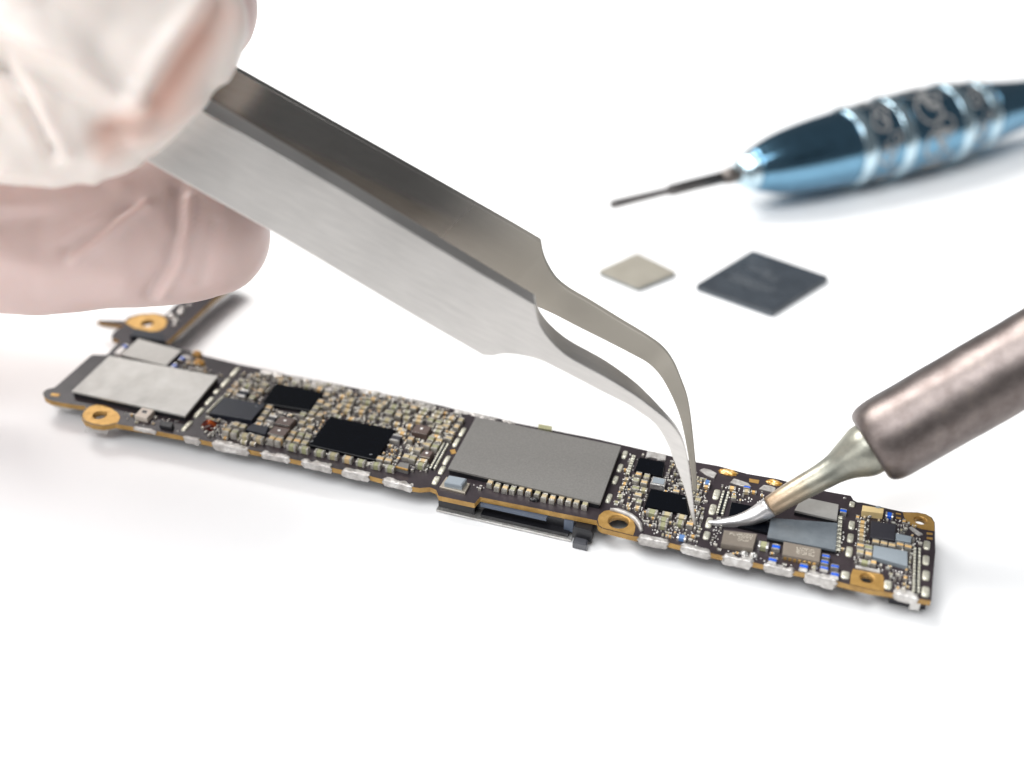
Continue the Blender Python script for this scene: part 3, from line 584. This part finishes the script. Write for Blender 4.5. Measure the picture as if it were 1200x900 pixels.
# ------------------------------------------------------------------ loose chips on the table
def loose(name, q, h, top, side, label):
    p = [Q(x, y, h) for x, y in q]; c = sum(p, Vector()) / 4
    pts = []
    for i in range(4):
        a, b, d = p[i-1], p[i], p[(i+1) % 4]; r_ = .07
        e1 = (a - b).normalized() * r_; e2 = (d - b).normalized() * r_
        for k in range(5): t_ = k / 4; pts.append(b + e1 * (1-t_)**2 + e2 * t_**2)
    root = empty(name, (c.x, c.y, 0)); tag(root, label, 'chip')
    b = MB(); b.prism([(x.x, x.y) for x in pts], .002, h * .55, 0); b.build('carrier', side, root)
    b = MB(); b.prism([(x.x, x.y) for x in pts], h * .55, h, 0, cut=.008); o = b.build('package', top, root)
    return root, o, p
r1, o1, p = loose('loose_chip', [(814,334),(882,292.5),(972.5,324),(905,366)], .10, M['loose_top'], M['loose_side'], 'larger loose chip, square and dark grey with faint print, right of the tan one')
m = MB(); ux = (p[3] - p[0]).normalized(); vx = (p[1] - p[0]).normalized(); g2 = random.Random(11)
ux, vx = (p[2] - p[1]).normalized(), (p[1] - p[0]).normalized()
o_ = p[0] + ux * .35 + vx * .95
for (du, dv_, rows, gw, gh, ww) in ((.3, 1.02, [3], .1, .13, .009), (.62, 1.02, [4, 4], .045, .07, .006), (.28, .68, [12, 12, 9], .042, .06, .006), (.12, 1.3, [8], .035, .05, .005)):
    m = MB(); glyphs(m, p[0] + ux*du + vx*dv_, ux, vx, rows, gw, gh, .1015, ww, g2, .05); m.build('print', M['print'], o1)
loose('loose_chip', [(700,317),(746.5,295.5),(794,318.5),(748,337)], .09, M['tan_top'], M['tan_side'], 'smaller loose chip, tan topped, left of the dark square chip')
# ------------------------------------------------------------------ tweezers
tipF = Q(814.5, 617, ZT + .025); c0 = tipF.y - LEAN * tipF.z
nrm = Vector((0, 1, -LEAN)).normalized()
tw = empty('tweezers', (tipF.x, tipF.y, 0)); tag(tw, 'curved steel tweezers with flat satin arms held in the gloved fingers, tips touching the board', 'tweezers')
def dens(st, n=5):
    """Catmull-Rom through the stations, flattened near straight parts"""
    o = []
    for i in range(len(st) - 1):
        a, b, c, d = st[max(i-1, 0)], st[i], st[i+1], st[min(i+2, len(st)-1)]
        corner = len(b) > 6 and b[6]
        for k in range(n):
            t_ = k / n
            o.append([.5 * (2*b[j] + (c[j]-a[j])*t_ + (2*a[j]-5*b[j]+4*c[j]-d[j])*t_*t_ + (3*b[j]-a[j]-3*c[j]+d[j])*t_**3) for j in range(6)])
    o.append(list(st[-1][:6])); return o
def lerpst(st, n):
    o = []
    for i in range(len(st)-1):
        for k in range(n): t_ = k/n; o.append([st[i][j]*(1-t_)+st[i+1][j]*t_ for j in range(6)])
    return o
def arm(straight, curved, name, m, label, bev):
    st = lerpst(straight + [curved[0]], 4) + dens(curved, 5); vs = []; fs = []
    for (tx, ty, bx, by, gap, th) in st:
        lean_ = 0 if name != 'arm' or bev < .0125 else max(0, min(1, (640 - tx) / 300)) * .12
        T = onp(tx, ty, c0 + gap + lean_); B = onp(bx, by, c0 + gap - lean_ * .6); k = Vector((0, th, 0))
        vs += [T, B, B + k, T + k]
    n = len(st)
    for i in range(n-1):
        for k in range(4): fs.append((i*4+k, i*4+(k+1)%4, (i+1)*4+(k+1)%4, (i+1)*4+k))
    fs.append((0,1,2,3)); fs.append(tuple((n-1)*4+k for k in (3,2,1,0)))
    mb = MB(); mb.add(vs, fs); o = mb.build(name, m, tw, False, bev); tag(o, label)
    for pgn in o.data.polygons: pgn.use_smooth = True
    o.data.set_sharp_from_angle(angle=math.radians(28))
    ga = o.data.color_attributes.new('prong_lightening', 'FLOAT_COLOR', 'POINT')
    for i in range(n):
        g_ = max(0, min(1, (st[i][0] - 500) / 170)); g_ = g_ * g_ * (3 - 2 * g_)
        for k in range(4): ga.data[i * 4 + k].color = (g_, g_, g_, 1)
    return o
def lighten_prongs(m, rough):          # bent prongs matt and less metallic; their missing brightness is painted in
    nt = m.node_tree; b = nt.nodes['Principled BSDF']; vc = nt.nodes.new('ShaderNodeVertexColor'); vc.layer_name = 'prong_lightening'
    for sock, a0, a1 in (('Metallic', 1, .45), ('Roughness', rough, .5)):
        mr = nt.nodes.new('ShaderNodeMapRange'); mr.inputs[3].default_value = a0; mr.inputs[4].default_value = a1; nt.links.new(vc.outputs[0], mr.inputs[0]); nt.links.new(mr.outputs[0], b.inputs[sock])
    src = b.inputs['Base Color'].links[0].from_socket; mx = nt.nodes.new('ShaderNodeMix'); mx.data_type = 'RGBA'
    nt.links.new(vc.outputs[0], mx.inputs[0]); nt.links.new(src, mx.inputs[6]); mx.inputs[7].default_value = srgb('#a09a90'); nt.links.new(mx.outputs[2], b.inputs['Base Color'])
lighten_prongs(M['isteel'], .19)
front_s = [(-420,-244,-485,-187,.1,.3),(-150,-90,-215,-33,.0,.36),(100,52,34,110,0,.38),(240,132,174,190,0,.36),(400,223,335,281,0,.30),(560,318,497,377,0,.25),(627,356.5,566,416.5,0,.22)]
front_c = [(629,368,577,417.5,0,.27),(633,380,590,415,0,.30),(642,394,610,416.5,0,.33),(656,409,633,422.5,0,.36),(673,421.5,659,435,0,.37),(711,442,701,457,0,.36),(743,461.5,734,473.5,0,.30),(760,474,750,484,0,.24),(773,484,763,493,0,.17),(785,494,773.5,505,0,.11),(795,506,783,522,0,.10),(802.5,522,788.5,537,0,.09),(807.5,545,796,556,0,.08),(811,572,803,577,0,.075),(814,598,808.5,599,0,.065),(816,617,812.5,617,0,.05)]
arm(front_s, front_c, 'arm', M['steel'], 'near arm of the tweezers', .012)
rear_s = [(-420,-309,-485,-250,.3,.1),(-150,-158,-215,-98,.85,.1),(100,-17,34,43,1.0,.1),(277,82,212,141,1.02,.1),(450,179,385,240,1.02,.1),(600,264,536,325,1.0,.1),(634,284,575,340,1.0,.1)]
rear_c = [(636,296,590,346,1.0,.1),(641,310,612,353,.98,.1),(652,328,630,360,.96,.1),(668,341.5,650,369,.92,.1),(692,355.5,677,383,.88,.1),(727,377,708,398.5,.8,.1),(760,396.5,740,415,.72,.09),(778,410,760,426.5,.68,.09),(790,426,774,441,.62,.09),(798,444,785,460,.57,.08),(806.5,468,795,483,.52,.07),(811,498,801,505,.46,.08),(814,527,806,531,.4,.08),(816,550,809.5,553,.34,.07),(817,575,812,576,.27,.05)]
arm(rear_s, rear_c, 'arm', M['isteel'], 'far arm of the tweezers showing its inner face', .013)
# ------------------------------------------------------------------ soldering iron
tp = Q(829, 612.5, ZT + .03); ci = tp.y - LEAN * tp.z
def oni(x, y): return onp(x, y, ci)
iron = empty('soldering_iron', (tp.x, tp.y, 0)); tag(iron, 'soldering iron with a heat stained steel barrel and a bent tinned tip touching the board', 'soldering iron')
def smooth_path(st, n=6):
    o = []
    for i in range(len(st) - 1):
        a, b, c, d = st[max(i-1, 0)], st[i], st[i+1], st[min(i+2, len(st)-1)]
        for k in range(n):
            t_ = k / n; o.append([.5 * (2*b[j] + (c[j]-a[j])*t_ + (2*a[j]-5*b[j]+4*c[j]-d[j])*t_*t_ + (3*b[j]-a[j]-3*c[j]+d[j])*t_**3) for j in range(3)])
    o.append(list(st[-1])); return o
tipst = smooth_path([(829.5,612.5,1.6),(833,612.3,3),(842,612.8,4.8),(855,612,6.5),(870,609.5,8.5),(888,602.5,10.8),(905,592,12.6),(925,580,13.8),(947,567.5,15),(965,557.5,16),(980,548.5,18),(995,539,24),(1012,529.5,31),(1030,519,31)])
def part_tube(st, name, m, label=None, par=None, noise_amp=0):
    P = [oni(a[0], a[1]) for a in st]; rr = [a[2] * depth_of(p) / F for a, p in zip(st, P)]
    b = MB(); b.tube(P, rr, seg=40); o = b.build(name, m, par or iron, True)
    if noise_amp:
        for v in o.data.vertices: v.co += v.co.normalized() * 0 + noise.noise_vector(v.co * 6) * noise_amp
    if label: tag(o, label)
    return o
i1 = [i for i, a in enumerate(tipst) if a[0] < 905][-1]; i2 = [i for i, a in enumerate(tipst) if a[0] < 940][-1]
part_tube(tipst[:i1+1], 'tinned_tip', M['tinned'], 'bright tinned bent end', noise_amp=.004)
cone = part_tube(tipst[i1:], 'tip_cone', M['cone'], 'grey green plated cone with a brown burnt band', noise_amp=.003)
ca = cone.data.color_attributes.new('along', 'FLOAT_COLOR', 'POINT'); nv = len(cone.data.vertices)
for i in range(nv): k = i / nv; ca.data[i].color = (k, k, k, 1)
nt = M['cone'].node_tree; b_ = nt.nodes['Principled BSDF']; old = b_.inputs['Base Color'].links[0].from_socket
vc = nt.nodes.new('ShaderNodeVertexColor'); vc.layer_name = 'along'; nz = nt.nodes.new('ShaderNodeTexNoise'); nz.inputs['Scale'].default_value = 5; nz.inputs['Detail'].default_value = 5
sm = nt.nodes.new('ShaderNodeMath'); sm.operation = 'MULTIPLY_ADD'; sm.inputs[1].default_value = .22; nt.links.new(nz.outputs[0], sm.inputs[0]); nt.links.new(vc.outputs[0], sm.inputs[2])
rp = nt.nodes.new('ShaderNodeValToRGB'); nt.links.new(sm.outputs[0], rp.inputs[0]); E_ = rp.color_ramp.elements
E_[0].position = .12; E_[0].color = srgb('#b08f70'); E_[1].position = .62; E_[1].color = srgb('#94958c')
for p_, c__ in ((.2, '#bb9c7c'), (.33, '#b7a489'), (.43, '#a8a496')): e_ = E_.new(p_); e_.color = srgb(c__)
mx = nt.nodes.new('ShaderNodeMix'); mx.data_type = 'RGBA'; mx.inputs[0].default_value = .45; nt.links.new(rp.outputs[0], mx.inputs[6]); nt.links.new(old, mx.inputs[7]); nt.links.new(mx.outputs[2], b_.inputs['Base Color'])
A = oni(1024, 522.5); Bq = oni(1230, 403.5); dirn = (Bq - A).normalized(); r0 = 50 * depth_of(A) / F
prof = [(-.0,.56),(-.035,.62),(-.05,.70),(-.05,.77),(-.035,.84),(-.01,.895),(.03,.94),(.08,.972),(.14,.99),(.2,1.0),(.3,.998)]
b = MB(); n = 60; PA = [(s_, k) for s_, k in prof] + [(.3 + 5.5 * i / n, .995 + .005 * noise.noise(Vector((i*.6, 0, 0)))) for i in range(1, n + 1)]
b.tube([A + dirn * s_ for s_, _ in PA], [r0 * k for _, k in PA], seg=72); ob = b.build('barrel', M['barrel'], iron, True); tag(ob, 'heat stained barrel with a rolled end')
for v in ob.data.vertices: v.co += noise.noise_vector(v.co * 3) * .007
b = MB(); b.tube([A + dirn * s for s in (5.8, 6.0, 7.5, 13, 14)], [r0*1.0, r0*1.6, r0*1.8, r0*1.8, r0*1.5], seg=48); b.build('handle', M['plastic'], iron, True)
# ------------------------------------------------------------------ screwdriver
zs = .80
S0, S1 = Q(716, 240, .74), Q(1200, 121.5, zs)
sd = (S1 - S0).normalized()
drv = empty('screwdriver', ((S0.x + S1.x) / 2, (S0.y + S1.y) / 2, 0)); tag(drv, 'small precision screwdriver with a blue metal handle and pale rings lying behind the chips', 'screwdriver')
def sx(px):                     # axis point seen at photo column px
    lo, hi = -3.0, 30.0
    for _ in range(50):
        m_ = (lo + hi) / 2
        if topx(S0 + sd * m_)[0] < px: lo = m_
        else: hi = m_
    return lo
def srad(px, rpx): return rpx * depth_of(S0 + sd * sx(px)) / F * .98
RAD = [(862,9),(866,15),(872,20),(885,26.5),(900,33),(917,38),(945,42.5),(973,45),(1000,46.8),(1030,48),(1060,48.6),(1087,48.3),(1115,45.5),(1143,40),(1170,33.5),(1200,28),(1235,25),(1280,25),(1340,30)]
def rpx(x):
    for (a, b) in zip(RAD, RAD[1:]):
        if a[0] <= x <= b[0]:
            t_ = (x - a[0]) / (b[0] - a[0]); return a[1] * (1 - t_) + b[1] * t_
    return RAD[-1][1]
def smr(x): return sum(rpx(x + d_) for d_ in (-10, -5, 0, 5, 10)) / 5 if x > 885 else rpx(x)
def lathe(x0, x1, n, name, m, f=lambda t: 0, label=None):
    P = []; rr = []
    for i in range(n + 1):
        x = x0 + (x1 - x0) * i / n; P.append(S0 + sd * sx(x)); rr.append(srad(x, smr(x)) + f(i / n))
    b = MB(); b.tube(P, rr, seg=72); o = b.build(name, m, drv, True)
    if label: tag(o, label)
    return o
b = MB(); b.tube([S0 + sd * sx(x) for x in (716, 718, 782, 786, 846)], [srad(716, 4.4), srad(716, 5.6), srad(780, 4.8), srad(780, 7.5), srad(845, 8)], seg=20); tag(b.build('blade', M['dsteel'], drv, True), 'thin dark steel blade')
b = MB(); b.tube([S0 + sd * sx(x) for x in (843, 845, 851, 852, 870)], [srad(845, 5), srad(845, 8), srad(850, 9), srad(851, 10), srad(866, 10)], seg=28); b.build('chuck', M['brass'], drv, True)
lathe(864, 880, 8, 'nose_ring', M['anodl'])
segs = [(880, 985, 'A'), (998, 1030, 'B'), (1042, 1098, 'C'), (1110, 1134, 'D'), (1146, 1340, 'E')]
secs = []
for a_, b_, k in segs: secs.append(lathe(a_, b_, 30, 'grip_section', M['anod'], label='dark blue grip section' if k != 'E' else 'plain dark blue waist of the handle'))
for a_, b_ in [(985, 998), (1030, 1042), (1098, 1110), (1134, 1146)]: lathe(a_ - .5, b_ + .5, 12, 'grip_ring', M['anodl'], lambda t: .03 * math.sin(math.pi * t) + .002)
# engraved scrolls laid as thin ribbons over the round sections
sa = sd.cross(Vector((0, 0, 1))).normalized(); sb = sa.cross(sd)
def surf(x, phi, lift=.006):
    r = srad(x, smr(x)) + lift; return S0 + sd * sx(x) + (sa * math.cos(phi) + sb * math.sin(phi)) * r
def ribbon(mb, pts, w):
    vs = []; n = len(pts)
    for i, (x, ph) in enumerate(pts):
        a_, b_ = pts[max(i-1, 0)], pts[min(i+1, n-1)]
        dx, dp = (b_[0]-a_[0]) / 40, (b_[1]-a_[1]); L = math.hypot(dx, dp) or 1
        ww = w * (.35 + .65 * math.sin(math.pi * (i + .5) / n))
        ww *= .65; nx, np_ = -dp / L * ww * 40, dx / L * ww
        vs += [surf(x + nx, ph + np_), surf(x - nx, ph - np_)]
    mb.add(vs, [(2*i, 2*i+1, 2*i+3, 2*i+2) for i in range(n-1)])
def spiral(cx, cph, r0_, turns, rot, sgn=1, n=26):
    o = []
    for i in range(n):
        t_ = i / (n-1); r = r0_ * (1 - .85 * t_); g_ = rot + sgn * turns * 2 * math.pi * t_
        o.append((cx + r * 40 * math.cos(g_), cph + r * math.sin(g_)))
    return o
for (xc, half, sec) in ((1014, .30, 1), (1070, .5, 2), (1122, .24, 3)):
    mb = MB(); k = 0
    for ph in [i * math.pi / 3.5 for i in range(7)]:
        ribbon(mb, spiral(xc - 4, ph, half, 1.2, .5 + ph), .06); ribbon(mb, spiral(xc + 6, ph + .45, half * .7, 1.1, 3.4 + ph, -1), .05)
        ribbon(mb, [(xc - half*34 + i * half * 6.8, ph + .2 + .22 * math.sin(i * .9)) for i in range(11)], .045)
        if sec == 2: ribbon(mb, spiral(xc, ph + .2, .2, .8, ph), .12)
    mb.build('engraving', M['engr'], secs[sec], True)
# ------------------------------------------------------------------ gloved hand
def capsule_mesh(bm, p, q, r1, r2, n=14):
    for k in range(n + 1):
        t_ = k / n; bmesh.ops.create_icosphere(bm, subdivisions=3, radius=r1 * (1 - t_) + r2 * t_, matrix=Matrix.Translation(p.lerp(q, t_)))
bm = bmesh.new()
def chain(pts):
    W = [(at(x, y, d), r * d / F) for x, y, r, d in pts]
    for (a, ra), (b_, rb) in zip(W, W[1:]): capsule_mesh(bm, a, b_, ra, rb)
fd = depth_of(onp(220, 150, c0))
# thumb on the near side
chain([(206,26,84,fd-.62),(150,72,96,fd-.72),(98,108,106,fd-.75),(20,108,112,fd-.8),(-120,60,135,fd-.8),(-330,-20,160,fd-.2)])
chain([(206,26,84,fd-.62),(150,-40,115,fd-.8),(20,-60,150,fd-.9),(-120,-20,150,fd-.8)]); chain([(98,108,106,fd-.75),(60,0,130,fd-.85)])
# index finger behind the far arm
rd = depth_of(onp(220, 150, c0 + 1.12)) + .75
chain([(232,12,70,rd),(150,-70,90,rd),(-80,-180,100,rd+.4),(-420,-160,110,rd+.6)])
# middle finger: the long one seen below
chain([(238,270,82,rd+.1),(170,262,100,rd+.1),(60,258,112,rd+.2),(-60,250,116,rd+.2),(-240,180,122,rd+.4),(-500,0,140,rd+.6)])
# ring and little finger, curled further back beyond the frame
chain([(-90,330,85,rd+1.2),(-250,330,92,rd+1.2),(-420,240,100,rd+1.2),(-560,60,110,rd+1)])
chain([(-220,420,70,rd+1.9),(-360,420,78,rd+1.9),(-520,320,86,rd+1.8),(-640,140,100,rd+1.3)])
# palm and wrist
chain([(-330,-20,160,fd-.2),(-520,40,230,fd+1),(-620,80,240,fd+2)]); chain([(-520,-60,220,rd),(-700,20,240,rd+.2),(-1000,-60,230,rd+.4),(-1400,-200,220,rd+.6)])
hm = frombm(bm); ho = bpy.data.objects.new('tmp', hm); C.objects.link(ho)
rm = ho.modifiers.new('r', 'REMESH'); rm.mode = 'VOXEL'; rm.voxel_size = .06
smm = ho.modifiers.new('s', 'SMOOTH'); smm.factor = .6; smm.iterations = 18
dg = bpy.context.evaluated_depsgraph_get(); dg.update()
gm = bpy.data.meshes.new_from_object(ho.evaluated_get(dg)); bpy.data.objects.remove(ho); gm.materials.clear()
CR = [ # polyline px, amplitude cm, width px, near side?
 ([(-60,10),(0,32),(60,62),(110,95),(150,122)], .18, 20, 1), ([(0,70),(60,100),(110,135),(140,160)], -.12, 24, 1), ([(150,122),(192,128)], .06, 12, 1), ([(165,112),(182,78),(215,35),(240,0)], .10, 16, 1), ([(186,118),(212,80),(245,35),(262,0)], -.09, 19, 1),
 ([(120,165),(150,148),(186,128)], -.08, 16, 1), ([(262,90),(281,40),(284,0)], .05, 10, 1), ([(0,78),(28,120),(60,186)], -.15, 8, 1), ([(16,74),(46,120),(78,182)], .08, 11, 1), ([(0,150),(40,185),(90,206)], -.05, 14, 1), ([(60,0),(110,45),(140,100)], -.07, 20, 1), ([(120,186),(180,160),(235,118)], .04, 10, 1), ([(0,200),(60,212),(110,212)], .05, 9, 1),
 ([(86,302),(118,280),(145,256),(172,238)], .06, 6, 0), ([(80,292),(112,270),(150,240)], -.05, 10, 0), ([(176,346),(196,312),(206,270),(208,225)], -.08, 9, 0), ([(188,346),(208,312),(219,270),(222,235)], .06, 7, 0), ([(235,330),(246,290),(252,262)], -.03, 8, 0), ([(0,300),(60,322),(140,330)], .05, 18, 0), ([(0,262),(70,250),(120,225)], -.06, 18, 0), ([(-20,235),(60,240),(140,215)], .04, 14, 0)]
def dseg(p, a, b):
    ax, ay = b[0]-a[0], b[1]-a[1]; t_ = max(0, min(1, ((p[0]-a[0])*ax + (p[1]-a[1])*ay) / (ax*ax + ay*ay))); return math.hypot(p[0]-a[0]-t_*ax, p[1]-a[1]-t_*ay)
campos = Vector((0, 0, CH)); nor = [v.normal.copy() for v in gm.vertices]
tint = gm.color_attributes.new('skin_under_glove', 'FLOAT_COLOR', 'POINT')
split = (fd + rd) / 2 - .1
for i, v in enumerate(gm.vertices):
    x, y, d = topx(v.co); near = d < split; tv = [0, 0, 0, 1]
    big = noise.noise(v.co * .9) * .07 + noise.noise(v.co * 2.2 + Vector((5, 0, 0))) * .025
    off = big * .6
    wq = v.co * 1.3 + noise.noise_vector(v.co * .8) * 1.2; off -= (.013 if near else .008) * max(0, 1 - abs(noise.noise(Vector((wq.x * 1.1, wq.y * .8, wq.z * .6)))) * 5)
    if -150 < x < 400 and -150 < y < 460 and nor[i].dot((campos - v.co).normalized()) > -.1:
        for pl, amp, w, side in CR:
            if bool(side) != near: continue
            dd = min(dseg((x, y), a_, b_) for a_, b_ in zip(pl, pl[1:]))
            if dd < w * 3: off += amp * math.exp(-(dd / w) ** 2)
        if near:
            dd = min(dseg((x, y), a_, b_) for a_, b_ in (((196,118),(222,72)),((222,72),(258,12)),((196,118),(128,168))))
            tv[0] = max(0, 1 - dd / 34) ** .8
            dd = min(dseg((x, y), a_, b_) for a_, b_ in (((186,122),(212,82)),((212,82),(236,45)))); tv[1] = max(0, 1 - dd / 26)
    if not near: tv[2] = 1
    tint.data[i].color = tv
    v.co += nor[i] * off
M['glove'] = mat('latex_glove', '#ddd0ca', rough=.42, spec=.4, sss=.35, bump=.25, bscale=3)
nt = M['glove'].node_tree; b_ = nt.nodes['Principled BSDF']
at_ = nt.nodes.new('ShaderNodeVertexColor'); at_.layer_name = 'skin_under_glove'; sp_ = nt.nodes.new('ShaderNodeSeparateColor'); nt.links.new(at_.outputs[0], sp_.inputs[0])
cur = None
def mixc(prev, fac, col, k):
    mu = nt.nodes.new('ShaderNodeMath'); mu.operation = 'MULTIPLY'; mu.inputs[1].default_value = k; nt.links.new(fac, mu.inputs[0])
    mx = nt.nodes.new('ShaderNodeMix'); mx.data_type = 'RGBA'; nt.links.new(mu.outputs[0], mx.inputs[0])
    if prev is None: mx.inputs[6].default_value = srgb('#e2d8d1')
    else: nt.links.new(prev, mx.inputs[6])
    mx.inputs[7].default_value = srgb(col); return mx.outputs[2]
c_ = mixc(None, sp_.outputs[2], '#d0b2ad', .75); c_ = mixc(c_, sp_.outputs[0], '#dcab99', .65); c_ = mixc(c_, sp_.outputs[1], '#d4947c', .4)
nt.links.new(c_, b_.inputs['Base Color'])
hand = bpy.data.objects.new('person', gm); C.objects.link(hand); gm.materials.append(M['glove'])
for p_ in gm.polygons: p_.use_smooth = True
tag(hand, 'hand in a thin creased white latex glove gripping the steel tweezers between thumb and fingers', 'person')
# ------------------------------------------------------------------ light
w = bpy.data.worlds.new('World'); SC.world = w; w.use_nodes = True
bg = w.node_tree.nodes['Background']; bg.inputs[0].default_value = (.93, .96, 1, 1); bg.inputs[1].default_value = .14
def area(name, loc, target, size, power, col=(1, 1, 1), sy=None):
    l = bpy.data.lights.new(name, 'AREA'); l.energy = power; l.size = size; l.color = col
    if sy: l.shape = 'RECTANGLE'; l.size_y = sy
    o = bpy.data.objects.new(name, l); C.objects.link(o); o.location = loc
    o.rotation_euler = (Vector(target) - Vector(loc)).to_track_quat('-Z', 'Y').to_euler(); return o
area('softbox', (-34, 46, 62), (0, 13, 0), 44, 76000, (1, .985, .965))
area('added_front_fill', (-42, -16, 26), (-14, -2, 0), 30, 9000, (1, .99, .98))  # added lamp out of view, brightens the tweezers' steel
area('fill_softbox', (-14, -12, 66), (0, 13, 0), 48, 50000, (.97, .985, 1))
SC.view_settings.view_transform = 'Standard'; SC.view_settings.look = 'None'; SC.view_settings.exposure = 0; SC.view_settings.gamma = 1
SC.render.engine = 'CYCLES'; SC.cycles.max_bounces = 8
SC.cycles.use_denoising = True
